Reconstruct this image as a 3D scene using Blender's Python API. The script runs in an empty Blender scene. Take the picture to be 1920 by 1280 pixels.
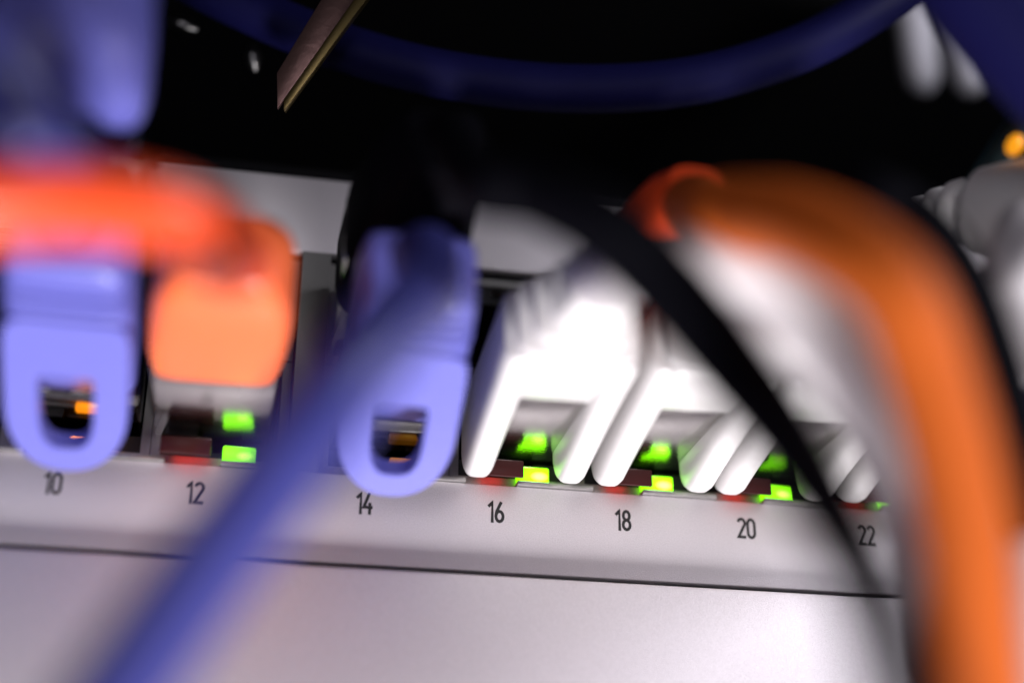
import bpy, bmesh, math, random
from mathutils import Vector, Matrix
random.seed(4)
S = bpy.context.scene
COL = S.collection
MM = 0.001

# ------------------------------------------------------------------ camera
RX = Vector((0.9796372119, -0.2007750805, 0.0005478120))      # camera right in the world
RD = Vector((0.0852785251, 0.4136243156, -0.9064449784))      # camera down
RF = Vector((0.1817649752, 0.8880339479, 0.4223235740))       # view direction
CP = Vector((-27.68622544, -143.53845875, -48.15308615))      # camera position, mm
FPX = 2700.0
cd = bpy.data.cameras.new("camera")
cam = bpy.data.objects.new("camera", cd); COL.objects.link(cam)
m = Matrix.Identity(4)
for i in range(3):
    m[i][0] = RX[i]; m[i][1] = -RD[i]; m[i][2] = -RF[i]; m[i][3] = CP[i]*MM
cam.matrix_world = m
cd.lens = FPX/1920*36; cd.sensor_width = 36
cd.clip_start = 0.003; cd.clip_end = 10
cd.dof.use_dof = True; cd.dof.focus_distance = 0.1535
cd.dof.aperture_fstop = 5.3
S.camera = cam

# ------------------------------------------------------------------ world and light
W = bpy.data.worlds.new("World"); S.world = W; W.use_nodes = True
W.node_tree.nodes["Background"].inputs[0].default_value = (0.55, 0.6, 0.9, 1)
W.node_tree.nodes["Background"].inputs[1].default_value = 0.012
def lamp(name, loc, target, size, power, col):
    l = bpy.data.lights.new(name, 'AREA'); l.shape = 'DISK'; l.size = size*MM
    l.energy = power; l.color = col
    o = bpy.data.objects.new(name, l); COL.objects.link(o)
    o.location = Vector(loc)*MM
    o.rotation_euler = (Vector(target)-Vector(loc)).to_track_quat('-Z', 'Y').to_euler()
    return o
lamp("key_lamp", (70, -165, -415), (-8, 0, 2), 120, 4.35, (1.0, 0.955, 0.975))
lamp("fill_lamp", (-140, -380, -110), (0, 0, 10), 160, 0.34, (0.97, 0.92, 1.0))
lamp("side_lamp", (140, -125, 60), (42, -20, 28), 50, 0.20, (0.95, 0.93, 1.0))  # extra light added to brighten the ribbed boot on the right
S.view_settings.view_transform = 'Standard'; S.view_settings.look = 'None'
S.view_settings.exposure = 0.0; S.view_settings.gamma = 1.0
S.render.engine = 'CYCLES'
S.cycles.use_denoising = True
S.cycles.max_bounces = 8

# ------------------------------------------------------------------ materials
def mat(name, col, rough=0.4, metal=0.0, spec=0.5, noise=0.06, nscale=900, bump=0.0, bscale=4000,
        trans=0.0, sss=0.0, emit=None, estr=0.0, ior=1.46):
    M = bpy.data.materials.new(name); M.use_nodes = True
    N = M.node_tree.nodes; L = M.node_tree.links; b = N["Principled BSDF"]
    tc = N.new("ShaderNodeTexCoord")
    nz = N.new("ShaderNodeTexNoise"); nz.inputs["Scale"].default_value = nscale; nz.inputs["Detail"].default_value = 4
    L.new(tc.outputs["Object"], nz.inputs["Vector"])
    mx = N.new("ShaderNodeMix"); mx.data_type = 'RGBA'
    c1 = [max(0, c*(1-noise)) for c in col]; c2 = [min(1, c*(1+noise)) for c in col]
    mx.inputs[6].default_value = (*c1, 1); mx.inputs[7].default_value = (*c2, 1)
    L.new(nz.outputs["Fac"], mx.inputs[0]); L.new(mx.outputs[2], b.inputs["Base Color"])
    b.inputs["Roughness"].default_value = rough; b.inputs["Metallic"].default_value = metal
    b.inputs["Specular IOR Level"].default_value = spec; b.inputs["IOR"].default_value = ior
    b.inputs["Transmission Weight"].default_value = trans
    if sss:
        b.inputs["Subsurface Weight"].default_value = sss
        b.inputs["Subsurface Radius"].default_value = (1, 0.9, 0.8)
        b.inputs["Subsurface Scale"].default_value = 0.0012
    if emit:
        b.inputs["Emission Color"].default_value = (*emit, 1); b.inputs["Emission Strength"].default_value = estr
    if bump:
        n2 = N.new("ShaderNodeTexNoise"); n2.inputs["Scale"].default_value = bscale; n2.inputs["Detail"].default_value = 3
        L.new(tc.outputs["Object"], n2.inputs["Vector"])
        bp = N.new("ShaderNodeBump"); bp.inputs["Strength"].default_value = bump; bp.inputs["Distance"].default_value = 0.0001
        L.new(n2.outputs["Fac"], bp.inputs["Height"]); L.new(bp.outputs["Normal"], b.inputs["Normal"])
    return M
M = {}
M['panel'] = mat('silver_paint', (0.63, 0.595, 0.625), 0.50, 0.55, 0.5, 0.16, 6500, 0.5, 8000)
M['steel'] = mat('shield_steel', (0.42, 0.41, 0.40), 0.38, 0.9, 0.5, 0.1, 1500, 0.15)
M['cage'] = mat('cage_metal', (0.20, 0.195, 0.19), 0.5, 0.6, nscale=1500, bump=0.2)  # mullion metal, the shade between the plugs put into its colour
M['jack'] = mat('jack_plastic', (0.012, 0.012, 0.014), 0.35, bump=0.1)
M['ink'] = mat('black_ink', (0.012, 0.012, 0.013), 0.6)
M['black_rack'] = mat('rack_black', (0.004, 0.004, 0.005), 0.7, spec=0.15)
M['blue'] = mat('blue_plastic', (0.13, 0.135, 0.48), 0.33, noise=0.05, bump=0.05)
M['blue_pvc'] = mat('blue_cable', (0.035, 0.038, 0.20), 0.42, noise=0.05)
M['navy'] = mat('navy_cable', (0.004, 0.004, 0.04), 0.6, spec=0.12, noise=0.1)
M['white'] = mat('white_plastic', (0.66, 0.645, 0.64), 0.33, noise=0.02, bump=0.03, sss=0.08)
M['white_pvc'] = mat('white_cable', (0.58, 0.55, 0.56), 0.45, noise=0.03)
M['red'] = mat('red_plastic', (0.74, 0.07, 0.015), 0.3, noise=0.04)
M['boot_red'] = mat('orange_red_boot', (0.82, 0.15, 0.048), 0.35, noise=0.04)
M['orange'] = mat('orange_cable', (0.56, 0.11, 0.012), 0.6, spec=0.25, noise=0.05)
M['black'] = mat('black_pvc', (0.002, 0.002, 0.0035), 0.7, spec=0.04)
M['teal'] = mat('teal_cable', (0.006, 0.03, 0.035), 0.5)
M['clear'] = mat('plug_shield', (0.48, 0.47, 0.45), 0.15, 1.0, bump=0.3, bscale=3000)
M['dark_plug'] = mat('dark_plug', (0.11, 0.11, 0.11), 0.10, 1.0, bump=0.06, bscale=3500)
M['shade_grey'] = mat('grey_plastic', (0.22, 0.22, 0.25), 0.5)  # white plastic with its shade put into a darker colour
M['latch'] = mat('maroon_latch', (0.035, 0.006, 0.006), 0.35, spec=0.3)
def lens_mat(name, dark, bright, st, hot):
    """lens lit from behind by a die right of its middle"""
    A = mat(name, dark, 0.25); N = A.node_tree.nodes; L = A.node_tree.links; b = N["Principled BSDF"]
    tc = N.new("ShaderNodeTexCoord"); ds = N.new("ShaderNodeVectorMath"); ds.operation = 'DISTANCE'
    ds.inputs[1].default_value = (0.68, 0.0, 0.42); L.new(tc.outputs["Generated"], ds.inputs[0])
    cr = N.new("ShaderNodeValToRGB"); L.new(ds.outputs["Value"], cr.inputs[0])
    e = cr.color_ramp.elements; e[0].position = 0.10; e[0].color = (*hot, 1); e[1].position = 0.30; e[1].color = (*bright, 1)
    x = e.new(0.75); x.color = (*[c*.7 for c in bright], 1)
    L.new(cr.outputs[0], b.inputs["Emission Color"]); b.inputs["Emission Strength"].default_value = st
    return A
M['green'] = lens_mat('green_lens', (0.06, 0.3, 0.01), (0.17, 0.70, 0.0), 4.6, (0.50, 1.0, 0.10))
M['amber'] = lens_mat('amber_lens', (0.4, 0.16, 0.01), (0.80, 0.22, 0.006), 12.0, (1.0, 0.55, 0.12))
M['dim_amber'] = lens_mat('dim_amber_lens', (0.4, 0.16, 0.01), (0.5, 0.17, 0.01), 0.7, (0.8, 0.4, 0.05))
M['brass'] = mat('brass', (0.17, 0.10, 0.09), 0.32, 0.9, bump=0.3, bscale=1200)
M['gold'] = mat('gold_contact', (0.7, 0.45, 0.15), 0.3, 1.0)

# ------------------------------------------------------------------ object helpers
def props(o, label=None, cat=None, group=None, kind=None):
    for k, v in (('label', label), ('category', cat), ('group', group), ('kind', kind)):
        if v: o[k] = v
def thing(name, label, cat, at, group=None):
    o = bpy.data.objects.new(name, None); COL.objects.link(o)
    o.location = Vector(at)*MM; o.empty_display_size = 0.003
    props(o, label, cat, group); return o
def base_of(p):
    v = Vector((0, 0, 0))
    while p: v = v+p.location; p = p.parent
    return v
def link(name, me, material, parent=None):
    o = bpy.data.objects.new(name, me); COL.objects.link(o)
    if material and not me.materials: me.materials.append(material)
    if parent: o.parent = parent
    return o
def finish(bm, off, ang=42, smooth=True):
    bmesh.ops.recalc_face_normals(bm, faces=bm.faces)
    for v in bm.verts: v.co = v.co*MM-off
    if smooth:
        for f in bm.faces: f.smooth = True
        for e in bm.edges:
            if len(e.link_faces) == 2 and e.calc_face_angle(0) > math.radians(ang): e.smooth = False
    me = bpy.data.meshes.new("m"); bm.to_mesh(me); bm.free(); return me
def obj(name, bm, material, parent=None, ang=42):
    me = finish(bm, base_of(parent), ang); me.name = name
    return link(name, me, material, parent)
ID = lambda p: Vector(p)
def box(bm, x0, x1, y0, y1, z0, z1, bev=0.0, T=ID):
    vs = [bm.verts.new(T((x, y, z))) for x in (x0, x1) for y in (y0, y1) for z in (z0, z1)]
    q = [(0, 1, 3, 2), (4, 6, 7, 5), (0, 4, 5, 1), (2, 3, 7, 6), (0, 2, 6, 4), (1, 5, 7, 3)]
    fs = [bm.faces.new([vs[i] for i in f]) for f in q]
    if bev:
        es = list({e for f in fs for e in f.edges})
        bmesh.ops.bevel(bm, geom=es, offset=bev, segments=2, affect='EDGES', profile=0.5)
def superell(a, b, n, k):
    r = []
    for i in range(n):
        t = 2*math.pi*i/n; c, s = math.cos(t), math.sin(t)
        r.append((a*math.copysign(abs(c)**(2/k), c), b*math.copysign(abs(s)**(2/k), s)))
    return r
def loft(bm, rings):
    rv = [[bm.verts.new(p) for p in r] for r in rings]; n = len(rv[0])
    for a, b in zip(rv, rv[1:]):
        for i in range(n):
            bm.faces.new((a[i], a[(i+1) % n], b[(i+1) % n], b[i]))
    bm.faces.new(rv[0][::-1]); bm.faces.new(rv[-1])
def sections(bm, secs, T=ID, n=28, k=5):
    """secs: (y out, x centre, z centre, half width, half height) in the plug's own frame"""
    loft(bm, [[T((cx+u, y, cz+v)) for u, v in superell(a, b, n, k)] for (y, cx, cz, a, b) in secs])
def catmull(P, per=10):
    P = [Vector(p) for p in P]; Q = [2*P[0]-P[1]]+P+[2*P[-1]-P[-2]]; out = []
    for i in range(1, len(Q)-2):
        a, b, c, d = Q[i-1:i+3]
        for j in range(per):
            t = j/per
            out.append(0.5*((2*b)+(c-a)*t+(2*a-5*b+4*c-d)*t*t+(3*b-a-3*c+d)*t**3))
    out.append(P[-1]); return out
def tube(bm, pts, r, n=20, per=10, radii=None):
    path = catmull(pts, per); t0 = (path[1]-path[0]).normalized()
    u = t0.orthogonal().normalized(); rings = []; prev = t0
    for i, p in enumerate(path):
        t = (path[min(i+1, len(path)-1)]-path[max(i-1, 0)]).normalized()
        u = (prev.rotation_difference(t) @ u); u = (u-t*u.dot(t)).normalized(); w = t.cross(u); prev = t
        rr = r
        if radii:
            f = i/(len(path)-1)*(len(radii)-1); k = min(int(f), len(radii)-2); rr = radii[k]*(1-(f-k))+radii[k+1]*(f-k)
        rings.append([p+u*rr*math.cos(2*math.pi*j/n)+w*rr*math.sin(2*math.pi*j/n) for j in range(n)])
    loft(bm, rings)
def at(px, py, depth):
    """the point in the rack (mm) that the photo shows at a pixel, at a distance in mm"""
    return CP+RX*((px-960)/FPX*depth)+RD*((py-640)/FPX*depth)+RF*depth

# ------------------------------------------------------------------ the rack round it
bm = bmesh.new()
box(bm, -260, 320, 150, 152, -120, 200)
o = obj('back_wall', bm, M['black_rack']); props(o, kind='structure')
bm = bmesh.new()
box(bm, -260, 320, -60, 152, 96, 98)
o = obj('ceiling', bm, M['black_rack']); props(o, kind='structure')

# ------------------------------------------------------------------ the switch
PITCH, GAP = 13.97, 3.4172
ZL, ZS, ZT, ZO = 3.02, -6.51, 38.53, 29.02      # lip, lower seam, top edge, top of the openings
def NX(n): return (n-16)/2*PITCH-(GAP if n < 13 else 0)
def CX(n): return NX(n)+2.0                      # centre of the port over that number
sw = thing('network_switch', 'silver rack switch with two rows of ports and black even numbers on its lower lip',
           'network switch', (0, 0, ZS))
B1 = (CX(2)-7.2, CX(12)+7.2); B2 = (CX(14)-7.0, CX(24)+7.2)
XL, XR = -160, 190
bm = bmesh.new()
box(bm, XL, XR, 0, 1.3, ZS, ZL, 0.12)
box(bm, XL, XR, 0, 1.3, ZO, ZT, 0.12)
obj('faceplate', bm, M['panel'], sw)
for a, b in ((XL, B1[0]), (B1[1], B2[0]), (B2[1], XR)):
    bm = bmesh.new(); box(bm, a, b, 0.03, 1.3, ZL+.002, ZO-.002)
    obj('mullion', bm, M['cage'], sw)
bm = bmesh.new()
box(bm, XL, XR, 2.0, 120, ZT+.05, ZT+2.6, 0.2)
obj('lid', bm, M['black_rack'], sw)
bm = bmesh.new()
box(bm, XL, XR, 16, 120, ZS+.5, ZT-.2)
obj('chassis', bm, M['black_rack'], sw)

def ring(bm, x0, x1, z0, z1, X0, X1, Z0, Z1, y0, y1):
    """a rectangular frame: outer X/Z, opening x/z, from y0 (front) to y1"""
    o4 = [(X0, Z0), (X1, Z0), (X1, Z1), (X0, Z1)]; i4 = [(x0, z0), (x1, z0), (x1, z1), (x0, z1)]
    V = [[bm.verts.new((x, y, z)) for x, z in q] for q in (o4, i4) for y in (y0, y1)]
    of, ob, jf, jb = V
    for i in range(4):
        j = (i+1) % 4
        bm.faces.new((of[i], of[j], jf[j], jf[i])); bm.faces.new((ob[i], jb[i], jb[j], ob[j]))
        bm.faces.new((of[i], ob[i], ob[j], of[j])); bm.faces.new((jf[i], jf[j], jb[j], jb[i]))
def port(n, top):
    """one jack: steel shield frame, black liner with a latch notch, lamps"""
    cx = CX(n+1 if top else n)
    z0, z1 = (16.0, 28.2) if top else (3.3, 15.7)
    bm = bmesh.new()
    ring(bm, cx-6.0, cx+6.0, z0+0.9, z1-0.9, cx-6.95, cx+6.95, z0, z1, 1.0, 3.0)
    p = obj('port', bm, M['steel'], sw)
    bm = bmesh.new()                                  # black liner
    ring(bm, cx-5.7, cx+5.7, z0+2.2, z1-2.2, cx-6.9, cx+6.9, z0+.1, z1-.1, 3.05, 15)
    box(bm, cx-6.9, cx+6.9, 15.02, 15.6, z0, z1)
    for s in (-1, 1):                                 # the two lamp housings beside the latch notch
        zz = (z1-2.9, z1-.95) if top else (z0+.95, z0+2.9)
        box(bm, cx+s*4.15-1.8, cx+s*4.15+1.8, 1.6, 3.0, zz[0], zz[1])
    obj('liner', bm, M['jack'], p)
    bm = bmesh.new()
    for k in range(8):
        box(bm, cx-3.6+k*1.02, cx-3.6+k*1.02+.35, 6, 14, (z0+3.2 if top else z1-3.6), (z0+3.6 if top else z1-3.2))
    obj('contacts', bm, M['gold'], p)
    return p, cx, z0, z1
def lens(p, name, x0, x1, z0, z1, y0, y1, m, core=None):
    bm = bmesh.new(); box(bm, x0, x1, y0, y1, z0, z1, 0.25); o = obj(name, bm, m, p)
    return o
ports = {}
for n in range(4, 25, 2):
    ports[n] = port(n, False); ports[n-1] = port(n-1, True)
for n in (10, 12, 14, 16, 18, 20, 22):
    p, cx, z0, z1 = ports[n]
    lens(p, 'led', cx+(-1.0 if n == 10 else .35), cx+(2.7 if n == 10 else 3.75), 3.4, 5.3, -.3, 1.55, {10: M['amber'], 14: M['dim_amber']}.get(n, M['green']))
M['red_lens'] = mat('red_lens', (.5, .02, .02), .3, emit=(1, .03, .02), estr=4.0)  # glow added to redden the lip below the latches, no real port lamp
for n in (12, 16, 18, 20, 22):
    p, cx, z0, z1 = ports[n]
    bm = bmesh.new(); box(bm, cx-4.6, cx-.9, -1.6, -1.05, 4.45, 4.72, .06); obj('led', bm, M['red_lens'], p)  # added glowing strip, tucked behind the latch tab
# steel tabs standing on the lip between the latch notches
for n in range(4, 25, 2):
    p, cx, z0, z1 = ports[n]
    bm = bmesh.new()
    box(bm, cx+.2, cx+8.6 if n not in (12, 24) else cx+6.9, -.55, .9, ZL+.02, ZL+.5, .08)
    obj('spring_tab', bm, M['steel'], p)

# numbers -----------------------------------------------------------
def arc(cx, cy, rx, ry, a0, a1, n=12):
    return [(cx+rx*math.cos(math.radians(a0+(a1-a0)*i/n)), cy+ry*math.sin(math.radians(a0+(a1-a0)*i/n))) for i in range(n+1)]
w, h = .40, 1.0        # half width, half height of a digit in the middle of its stroke
DIG = {
 '0': [(arc(0, .45, w, .55, 0, 180)+arc(0, -.45, w, .55, 180, 360), True)],
 '1': [([(-.32, .55), (.05, .92), (.12, h+.0), (.12, -h-.16)], False)],
 '2': [(arc(0, .55, w, .45, 165, -20)+[(-w, -h+.02), (w+.08, -h+.02)], False)],
 '4': [([(.10, h+.14), (-.46, -.38), (.50, -.38)], False), ([(.18, .12), (.18, -h-.16)], False)],
 '6': [(arc(0, -.45, w, .55, 0, 360)[:-1], True), ([(.20, h+.12), (-.30, .10), (-w, -.35)], False)],
 '8': [(arc(0, .52, w-.05, .48, 0, 360)[:-1], True), (arc(0, -.48, w, .52, 0, 360)[:-1], True)],
}
def stroke(bm, pts, closed, wd, T):
    n = len(pts); P = [Vector(p).to_2d() for p in pts]; A = []; Bv = []
    for i in range(n):
        if closed: d0 = P[i]-P[i-1]; d1 = P[(i+1) % n]-P[i]
        else: d0 = P[i]-P[max(i-1, 0)]; d1 = P[min(i+1, n-1)]-P[i]
        if d0.length < 1e-6: d0 = d1
        if d1.length < 1e-6: d1 = d0
        d0.normalize(); d1.normalize(); t = (d0+d1).normalized(); nn = Vector((-t.y, t.x))
        k = wd/max(.55, nn.dot(Vector((-d0.y, d0.x))))
        A.append(P[i]+nn*k); Bv.append(P[i]-nn*k)
    for i in range(n if closed else n-1):
        j = (i+1) % n
        f = [T(A[i], 0), T(Bv[i], 0), T(Bv[j], 0), T(A[j], 0)]
        g = [T(A[i], 1), T(Bv[i], 1), T(Bv[j], 1), T(A[j], 1)]
        a = [bm.verts.new(v) for v in f]; b = [bm.verts.new(v) for v in g]
        bm.faces.new(a); bm.faces.new(b[::-1])
        for q in range(4): bm.faces.new((a[q], a[(q+1) % 4], b[(q+1) % 4], b[q]))
for n in range(4, 25, 2):
    bm = bmesh.new(); s = str(n); ww = {'1': .72}
    adv = [ww.get(c, 1.13) for c in s]; x = -sum(adv)/2
    for c, a in zip(s, adv):
        x0 = x+a/2; x += a
        for q, (pts, cl) in enumerate(DIG[c]):
            stroke(bm, pts, cl, .165, lambda v, k, x0=x0, q=q: Vector((NX(n)+(v.x+x0)*.97, (-.012-.004*q) if k == 0 else -.001, v.y*1.03)))
    obj('port_number', bm, M['ink'], sw)

# the unit below -----------------------------------------------------------
lo = thing('rack_unit', 'plain silver front panel of the unit mounted directly below the switch', 'rack unit', (0, 0, -52))
bm = bmesh.new(); box(bm, XL, XR, -1.6, 1.0, -52, ZS-.75, 0.55); obj('front_panel', bm, M['panel'], lo)
bm = bmesh.new(); box(bm, XL, XR, 1.2, 120, -51, ZS-1.2); obj('chassis', bm, M['black_rack'], lo)

# ------------------------------------------------------------------ patch cables
def frame(org, yaw=0.0, pitch=0.0, flip=False, roll=0.0):
    """plug frame: x sideways, y out of the port, z up (down when the plug sits upside down)"""
    R = Matrix.Rotation(math.radians(yaw), 3, 'Z') @ Matrix.Rotation(math.radians(-pitch), 3, 'X') @ Matrix.Rotation(math.radians(roll), 3, 'Y')
    org = Vector(org); sz = -1 if flip else 1
    return lambda p: org+R @ Vector((p[0], -p[1], p[2]*sz))
def plug_body(t, T, y1=21, latch=True, m='clear', lever=True):
    bm = bmesh.new(); box(bm, -5.8, 5.8, -9, y1, 3.4, 10.6, .35, T)
    pb = obj('plug', bm, M[m], t)
    bm = bmesh.new(); box(bm, -4.6, 4.6, -4, y1-1, 5.2, 8.8, .2, T)
    obj('wire_bed', bm, mat('wire_bed', (.12, .10, .09), .5), pb)
    if latch:
        bm = bmesh.new()
        box(bm, -5.0, .1, 1.7, 2.15, .35, 2.2, .12, T); box(bm, -5.0, .1, -2.0, 1.69, 1.75, 2.2, .05, T)  # front wall of the tab hangs down to hide the added red strip
        if lever: sections(bm, [(2.4, -1.0, 1.5, 1.7, .45), (8, -.6, 2.6, 1.7, .45), (14, -.4, 3.1, 2.2, .3)], T, 16, 5)
        obj('latch', bm, M['latch'], pb)
    return pb
def ribs(t, T, m, ys, a0, a1, zc, b0, b1, th, k=4):
    for i, y in enumerate(ys):
        f = i/max(1, len(ys)-1); a = a0+(a1-a0)*f; b = b0+(b1-b0)*f; bm = bmesh.new()
        sections(bm, [(y-th, 0, zc, a-.5, b-.5), (y-th*.75, 0, zc, a-.08, b-.08), (y, 0, zc, a, b), (y+th*.75, 0, zc, a-.08, b-.08), (y+th, 0, zc, a-.5, b-.5)], T, 32, k)
        obj('rib', bm, m, t)
def tined_boot(t, T, m, yend=35, zc=6.9):
    """boot with two long rounded cheeks that reach down past the latch"""
    bm = bmesh.new()
    sections(bm, [(16.5, 0, zc, 5.4, 3.4), (17, 0, zc, 5.9, 3.8), (23.5, 0, zc, 6.2, 3.9), (24.3, 0, zc, 6.0, 3.7), (25, 0, zc, 4.2, 2.8),
                  (30, 0, zc, 3.0, 2.6), (yend, 0, zc, 2.9, 2.8), (yend+.3, 0, zc, 2.6, 2.5)], T, 36, 6)
    b = obj('boot', bm, m, t)
    for s in (-1, 1):
        bm = bmesh.new(); c = s*5.0
        pr = [(.6, 2.8, 6.2), (.8, 1.5, 7.6), (1.4, .5, 8.3), (2.6, -.2, 8.8), (4.2, -.35, 9.2), (8, .4, 10.4), (14, 1.5, 10.8), (20, 2.4, 11), (24, 2.9, 11), (24.8, 3.6, 10.6)]
        kk = [.5, .78, .92, 1, 1, 1, 1, 1, 1, .8]
        sections(bm, [(y, c, (a+e)/2, 1.7*q, (e-a)/2) for (y, a, e), q in zip(pr, kk)], T, 32, 3.6)
        obj('cheek', bm, m, b)
    ribs(b, T, m, [26.6, 29.4, 32.2], 5.9, 3.8, zc, 4.0, 3.3, .85, 5)
    return b
def loop_boot(t, T, m, yend=31.3):
    """boot with a U-shaped guard hanging under the latch"""
    zc = 8.0
    bm = bmesh.new()
    sections(bm, [(7.5, 0, zc, 5.2, 4.2), (8, 0, zc, 5.5, 4.6), (23.5, 0, zc, 5.6, 4.8), (24.5, 0, zc, 5.4, 4.7), (25.2, 0, zc+.1, 4.9, 3.9), (yend-3.2, 0, zc+.4, 4.6, 3.7), (yend-2.8, 0, zc+.4, 5.3, 4.2), (yend-.6, 0, zc+.5, 5.0, 3.9), (yend, 0, zc+.5, 4.4, 3.3)], T, 36, 6.5)
    b = obj('boot', bm, m, t)
    ribs(b, T, m, [25.9, 27.4, 28.9], 5.55, 5.2, zc+.2, 4.85, 4.4, .5, 6)
    # guard: a slotted tongue, thickest at its root
    n = 48; L = 23.5; outer = []; inner = []
    for i in range(n):
        a = 2*math.pi*(i+.5)/n; c, s_ = math.cos(a), math.sin(a)
        k = 2/2.25 if s_ > 0 else 2/9
        outer.append((5.6*math.copysign(abs(c)**k, c), (13.2+10.3*abs(s_)**k) if s_ > 0 else 13.2-13.2*abs(s_)**k))
        k2 = 2/3.0 if s_ > 0 else 2/12
        inner.append((2.45*math.copysign(abs(c)**k2, c), 13.5+6.2*abs(s_)**k2 if s_ > 0 else 13.5-5.2*abs(s_)**k2))
    def G(u, s_, d):     # along the tongue: from the boot in to its tip in front of the lip
        f = s_/L; dy = math.sin(math.radians(29)); dz = math.cos(math.radians(29))
        return T((u*(1-.03*f), 24.8-15.8*f+d*-dy*.6, 3.1-8.3*f+d*dz))
    bm = bmesh.new()
    def ringv(pts, d, g=0.0):
        c = Vector((0, 14)); r = []
        for (u, s_) in pts:
            v = Vector((u, s_))-c; v = v+v.normalized()*g+c; r.append(bm.verts.new(G(v.x, max(0, v.y), d)))
        return r
    R = [ringv(outer, 2.2, -.22), ringv(outer, 2.0), ringv(outer, .2), ringv(outer, 0, -.22), ringv(inner, 0, .18), ringv(inner, .18), ringv(inner, 2.0), ringv(inner, 2.2, .18)]
    for a, c in zip(R, R[1:]+R[:1]):
        for i in range(n): bm.faces.new((a[i], a[(i+1) % n], c[(i+1) % n], c[i]))
    obj('latch_guard', bm, m, b, 30)
    return b
def cable(t, pts, r, m, name='cable', per=12, radii=None):
    bm = bmesh.new(); tube(bm, pts, r, 24, per, radii); return obj(name, bm, m, t)

GRP = 'network patch cables plugged into the switch'
# blue plugs in ports 8, 10, 14
def blue(n, label, yaw, pitch, path, dx=0):
    org = (CX(n)+dx, 0, 3.0+(.6 if n == 10 else 0))
    t = thing('patch_cable', label, 'cable', org, GRP); T = frame(org, yaw, pitch)
    plug_body(t, T, 7.4, False, 'dark_plug'); loop_boot(t, T, M['blue'])
    cable(t, [T((0, 29, 8.4)), T((0, 34, 8.4))]+path, 2.85, M['blue_pvc'])
    return t
blue(8, 'blue patch cable cut by the left edge, beside the plug over number 10', 0, -1,
     [at(-60, 330, 95), at(-130, 180, 88), at(-230, -60, 84)])
blue(10, 'blue patch cable whose looped plug hides an amber lamp above number 10', 0.5, -1,
     [at(110, 330, 100), at(60, 250, 97), at(-20, 140, 94), at(-140, 20, 92)], dx=0)
blue(14, 'blue patch cable hanging diagonally across the panel from the plug over number 14', -1.0, 0,
     [at(805, 545, 108), at(765, 580, 98), at(680, 675, 91), at(585, 795, 87), at(480, 940, 85), at(352, 1115, 83), at(228, 1290, 81), at(110, 1460, 79)], dx=-.35)
# red-orange plug in port 12
org = (CX(12)-.9, 0, 3.0)
t = thing('patch_cable', 'bright red-orange patch cable arching left from its plug above number 12', 'cable', org, GRP)
T = frame(org, 0, 0); plug_body(t, T, 17, True, 'clear', False)
bm = bmesh.new()
sections(bm, [(14.8, 0, 7.0, 5.6, 3.7), (15.2, 0, 7.0, 6.0, 4.1), (20, .1, 7.2, 6.3, 4.5), (24.5, .3, 7.4, 6.3, 4.7), (28, .4, 7.4, 6.1, 4.7), (30.5, .4, 7.4, 5.7, 4.5), (33, .4, 7.4, 4.6, 3.9), (34, .4, 7.4, 3.6, 3.2)], T, 36, 6)
obj('boot', bm, M['boot_red'], t)
cable(t, [T((.4, 29, 7.4)), T((.5, 35, 7.1)), at(432, 490, 102), at(404, 448, 97), at(318, 402, 93), at(160, 380, 89), at(-30, 382, 86), at(-220, 400, 84)], 2.5, M['red'])
# white plugs in ports 16, 18, 20, 22
def white(n, label, yaw, pitch, path, dx=0, r=2.7):
    org = (CX(n)+dx, 0, 3.0)
    t = thing('patch_cable', label, 'cable', org, GRP); T = frame(org, yaw, pitch)
    plug_body(t, T, 18, True, 'clear', False); tined_boot(t, T, M['white'])
    cable(t, [T((0, 31, 6.9)), T((0, 36, 6.9))]+path, r, M['white_pvc'])
white(16, 'white patch cable plugged in above number 16, the leftmost of the white plugs', 0, 0,
      [at(1190, 505, 114), at(1310, 498, 112), at(1450, 528, 111), at(1580, 620, 110), at(1668, 760, 108), at(1730, 920, 106), at(1780, 1090, 103), at(1830, 1350, 101)], dx=.45, r=2.95)
white(18, 'white patch cable plugged in above number 18, half hidden by the black cable', 0, 0,
      [at(1390, 600, 114), at(1520, 655, 113), at(1630, 765, 112), at(1705, 900, 111), at(1757, 1050, 109), at(1800, 1220, 107), at(1830, 1400, 106)], dx=.7, r=2.5)
white(20, 'white patch cable plugged in above number 20, behind the black cable', 0, 0,
      [at(1700, 670, 117), at(1760, 790, 115), at(1810, 940, 113), at(1850, 1100, 111), at(1890, 1360, 108)], dx=.4)
white(22, 'white patch cable plugged in above number 22, only one cheek tip in view', 0, 0,
      [at(1850, 800, 117), at(1900, 960, 112), at(1925, 1120, 108), at(1945, 1360, 104)], dx=.4)
# blue plug in the upper row, close to the lens
org = (CX(10)+.6, 0, 14.5)
t = thing('patch_cable', 'blurred blue patch cable in the upper row at the top left corner', 'cable', org, GRP)
T = frame(org, 0, 0); plug_body(t, T, 34, False, 'dark_plug'); 
bm = bmesh.new()
sections(bm, [(40, 0, 8, 5.3, 4.4), (40.6, 0, 8, 5.6, 4.8), (50, 0, 8, 5.8, 5), (52, 0, 8, 5.4, 4.6), (56, 0, 8, 4.2, 4), (57, 0, 8, 3.2, 3.1)], T, 36, 5)
b = obj('boot', bm, M['blue'], t)
for c in (-3.1, 3.1):
    bm = bmesh.new(); sections(bm, [(36.6, c, 8.6, 1.0, 1.6), (37, c, 8.3, 1.8, 3.2), (38, c, 8, 2.2, 4.2), (40.5, c, 7.8, 2.4, 4.9), (44, c, 7.9, 2.4, 5.0), (46, c, 8, 2.0, 4.6)], T, 28, 3)
    obj('cheek', bm, M['blue'], b)
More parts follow.
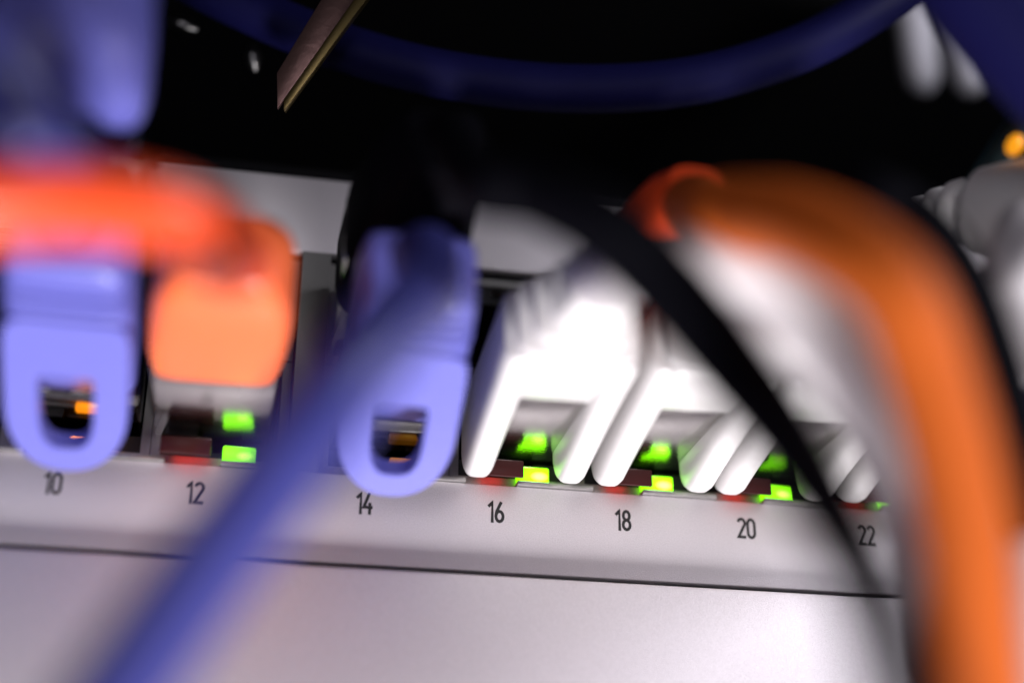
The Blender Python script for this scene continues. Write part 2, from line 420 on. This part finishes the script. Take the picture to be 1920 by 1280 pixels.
cable(t, [T((0, 54, 8)), T((0, 60, 8)), T((0, 66, 9)), T((-2, 75, 15)), T((-6, 84, 30))], 2.8, M['blue_pvc'])
# black plug in the upper row over 14, its cable hanging to the lower right
org = (CX(14)-.6, 0, 28.4)
t = thing('patch_cable', 'black patch cable arching over the blue and white plugs to the lower right', 'cable', org, GRP)
T = frame(org, -2, 0, True); plug_body(t, T, 20, False)
bm = bmesh.new()
sections(bm, [(11, 0, 6.6, 5.9, 5.9), (11.5, 0, 6.6, 6.2, 6.2), (22, .3, 6.4, 6.0, 6.0), (28, 1.0, 6.0, 5.2, 5.0), (34, 2, 5.6, 4.0, 3.8), (35, 2.2, 5.6, 3.4, 3.2)], T, 36, 4)
obj('boot', bm, M['black'], t)
cable(t, [T((1.5, 28, 5.9)), T((2.3, 36, 5.5)), at(900, 345, 107), at(1000, 360, 104), at(1130, 425, 101), at(1250, 535, 100), at(1380, 690, 97), at(1492, 840, 89), at(1590, 1010, 80), at(1660, 1170, 73), at(1725, 1380, 66)], 2.75, M['black'], radii=[2.0, 2.0, 2.2, 2.5, 2.75, 2.75, 2.5, 2.2, 2.0, 2.0])
# orange cable, plugged into the upper row over 18
org = (CX(18)-4.0, 0, 26.7)
t = thing('patch_cable', 'thick orange patch cable arching down the right side from a red boot', 'cable', org, GRP)
T = frame(org, 0, 0, True); plug_body(t, T, 20, False)
bm = bmesh.new()
sections(bm, [(15, 0, 6.6, 5.6, 5.6), (15.5, 0, 6.6, 5.9, 5.9), (24, 0, 6.4, 5.2, 5.1), (28, .1, 6.2, 4.6, 4.6), (31, .2, 6.0, 4.0, 4.0), (34, .5, 6.0, 2.95, 2.95)], T, 32, 3)
obj('boot', bm, M['red'], t)
cable(t, [T((.2, 28, 6.2)), T((.4, 32, 6.1)), at(1345, 398, 115), at(1405, 402, 109), at(1490, 418, 103), at(1600, 474, 97), at(1685, 555, 94), at(1745, 710, 93), at(1790, 880, 92), at(1822, 1080, 91), at(1850, 1380, 90)], 2.9, M['orange'])
# second black cable, behind the orange one
org = (CX(20), 0, 28.4)
t = thing('patch_cable', 'black patch cable following the outer side of the orange arch', 'cable', org, GRP)
T = frame(org, 2, 0, True); plug_body(t, T, 20, False)
bm = bmesh.new()
sections(bm, [(11, 0, 6.6, 5.9, 5.9), (11.5, 0, 6.6, 6.2, 6.2), (20, 0, 6.4, 5.6, 5.6), (28, 0, 6.2, 3.6, 3.6), (29, 0, 6.2, 3, 3)], T, 32, 4)
obj('boot', bm, M['black'], t)
cable(t, [T((0, 24, 6.2)), T((0, 30, 6.1)), at(1610, 360, 116), at(1710, 410, 112), at(1795, 510, 110), at(1855, 650, 108), at(1898, 790, 106), at(1960, 1000, 104)], 2.3, M['black'])

# ------------------------------------------------------------------ things in the dark above
t = thing('hanging_cable', 'dark navy cable sagging across the dark gap above the switch', 'cable', at(1100, 160, 162))
cable(t, [at(260, -90, 166), at(420, -5, 165), at(620, 82, 163), at(820, 138, 162), at(1050, 166, 162), at(1280, 155, 162), at(1480, 100, 163), at(1640, 15, 165), at(1780, -90, 168)], 2.75, M['navy'])
t = thing('hanging_cable', 'thick navy cable crossing the top right corner of the photo', 'cable', at(1860, 60, 122))
cable(t, [at(1690, -260, 126), at(1790, -80, 124), at(1900, 60, 122), at(2040, 200, 120), at(2180, 330, 119)], 4.6, M['navy'])
t = thing('hanging_cable', 'thin dark teal cable beside an amber lamp at the right edge', 'cable', at(1880, 275, 140))
cable(t, [at(1770, 430, 150), at(1830, 350, 146), at(1890, 262, 142), at(1980, 130, 138)], 1.45, M['teal'])
# metal strip
a = at(690, -60, 156); b = at(518, 188, 154)
t = thing('metal_bracket', 'slanting brass-coloured metal strip hanging into the dark gap', 'bracket', b)
ax = (b-a).normalized(); sd = RX-ax*RX.dot(ax); sd.normalize(); nn = ax.cross(sd).normalized()
def strip(name, u0, u1, d0, d1, m, l0, l1):
    bm = bmesh.new(); L = (b-a).length
    box(bm, u0, u1, L*l0, L*l1, d0, d1, .12, lambda p: a+sd*(p[0]*(1-.45*max(0, p[1]/L-.2))+.2*max(0, p[1]/L-.2))+ax*(p[1]+.9*p[0])+nn*p[2]); return obj(name, bm, m, t)
strip('web', -2.7, .9, -.3, .3, M['brass'], 0, 1.0)
strip('flange', .95, 2.1, -.5, .7, mat('dull_brass', (.2, .15, .06), .35, 1.0), 0, .93)
# white boot up in the shade at the top right
org = at(1716, -110, 212)
t = thing('patch_cable', 'shaded white two-pronged plug hanging at the top right behind the navy cable', 'cable', org, 'cables hanging from the unit above')
def Tr(p, org=org): return org+(RX*(p[0]+p[1]*.12)+RD*(p[1])+RF*(p[2]*1.0))*1.32
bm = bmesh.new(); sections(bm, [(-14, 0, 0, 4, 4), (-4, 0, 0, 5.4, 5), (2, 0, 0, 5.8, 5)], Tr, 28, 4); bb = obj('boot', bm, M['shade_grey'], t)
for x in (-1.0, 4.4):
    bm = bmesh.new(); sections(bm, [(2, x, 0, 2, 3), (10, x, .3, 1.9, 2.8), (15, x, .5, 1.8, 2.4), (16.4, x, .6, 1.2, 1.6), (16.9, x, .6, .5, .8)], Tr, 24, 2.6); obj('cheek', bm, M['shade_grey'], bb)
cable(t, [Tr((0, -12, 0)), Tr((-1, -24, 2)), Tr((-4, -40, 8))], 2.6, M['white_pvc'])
# white ribbed boot at the right edge
tip = at(1722, 392, 152); root = at(1990, 388, 136)
t = thing('patch_cable', 'white cable with a ribbed tapering boot at the right edge', 'cable', tip, 'cables hanging from the unit above')
ax2 = (root-tip).normalized(); u2 = (RX.cross(ax2)).normalized(); u2 = (RD-ax2*RD.dot(ax2)).normalized(); v2 = ax2.cross(u2)
def Tw(p): return tip+ax2*p[1]+u2*p[0]+v2*p[2]
bm = bmesh.new(); sections(bm, [(-1, 0, 0, 1.0, 1.2), (4, .2, 0, 1.6, 2), (9, .3, 0, 2.6, 3), (10, .3, 0, 4.4, 4.2), (16, .5, 0, 5.4, 5), (30, .8, 0, 5.8, 5.4)], Tw, 32, 2.6)
bb = obj('boot', bm, M['white'], t)
for y, a in ((.6, 1.7), (3.4, 2.5), (6.4, 3.3)):
    bm = bmesh.new(); sections(bm, [(y-1, .2, 0, a*.7, a*.7), (y-.7, .2, 0, a*.95, a*.95), (y+.3, .2, 0, a, a), (y+.9, .2, 0, a*.9, a*.9), (y+1.1, .2, 0, a*.6, a*.6)], Tw, 28, 2.4); obj('rib', bm, M['white'], bb)
t = thing('hanging_cable', 'pale cable bulging in at the right edge between the ribbed boot and the black cable', 'cable', at(1890, 570, 124))
cable(t, [at(1930, 420, 130), at(1900, 520, 125), at(1905, 600, 123), at(1960, 720, 120)], 2.6, M['white_pvc'])
t = thing('hanging_cable', 'short glimpse of blue cable at the right edge beside the black cable', 'cable', at(1920, 690, 122))
cable(t, [at(2020, 560, 128), at(1955, 640, 124), at(1925, 720, 121), at(1960, 830, 118)], 1.6, M['navy'])
# amber lamp and glints behind
t = thing('indicator_lamp', 'small amber lamp glowing in the dark at the right edge', 'lamp', at(1903, 272, 137))
bm = bmesh.new(); bmesh.ops.create_uvsphere(bm, u_segments=16, v_segments=10, radius=.8, matrix=Matrix.Translation(at(1903, 272, 137)) @ Matrix.Scale(1.35, 4, (RD-RX*.5).normalized()))
obj('lens', bm, mat('orange_lamp', (.5, .2, .01), .3, emit=(1.0, .36, .01), estr=.9), t)
chrome = mat('chrome', (.15, .15, .15), .3, 1.0)
for px, py, dx, dy, r, lab in ((345, 47, 26, 8, .9, 'small shiny metal clip in the dark beside the blurred blue plug'), (476, 110, 3, 24, .9, 'small upright steel clip glinting left of the brass strip')):
    c = at(px, py, 168); t = thing('metal_clip', lab, 'clip', c)
    bm = bmesh.new(); a0 = at(px-dx, py-dy, 168); a1 = at(px+dx, py+dy, 168)
    tube(bm, [a0, (a0*2+a1)/3, (a0+a1*2)/3, a1], r, 12, 6, [r*.5, r, r, r*.5]); obj('spring', bm, chrome, t)
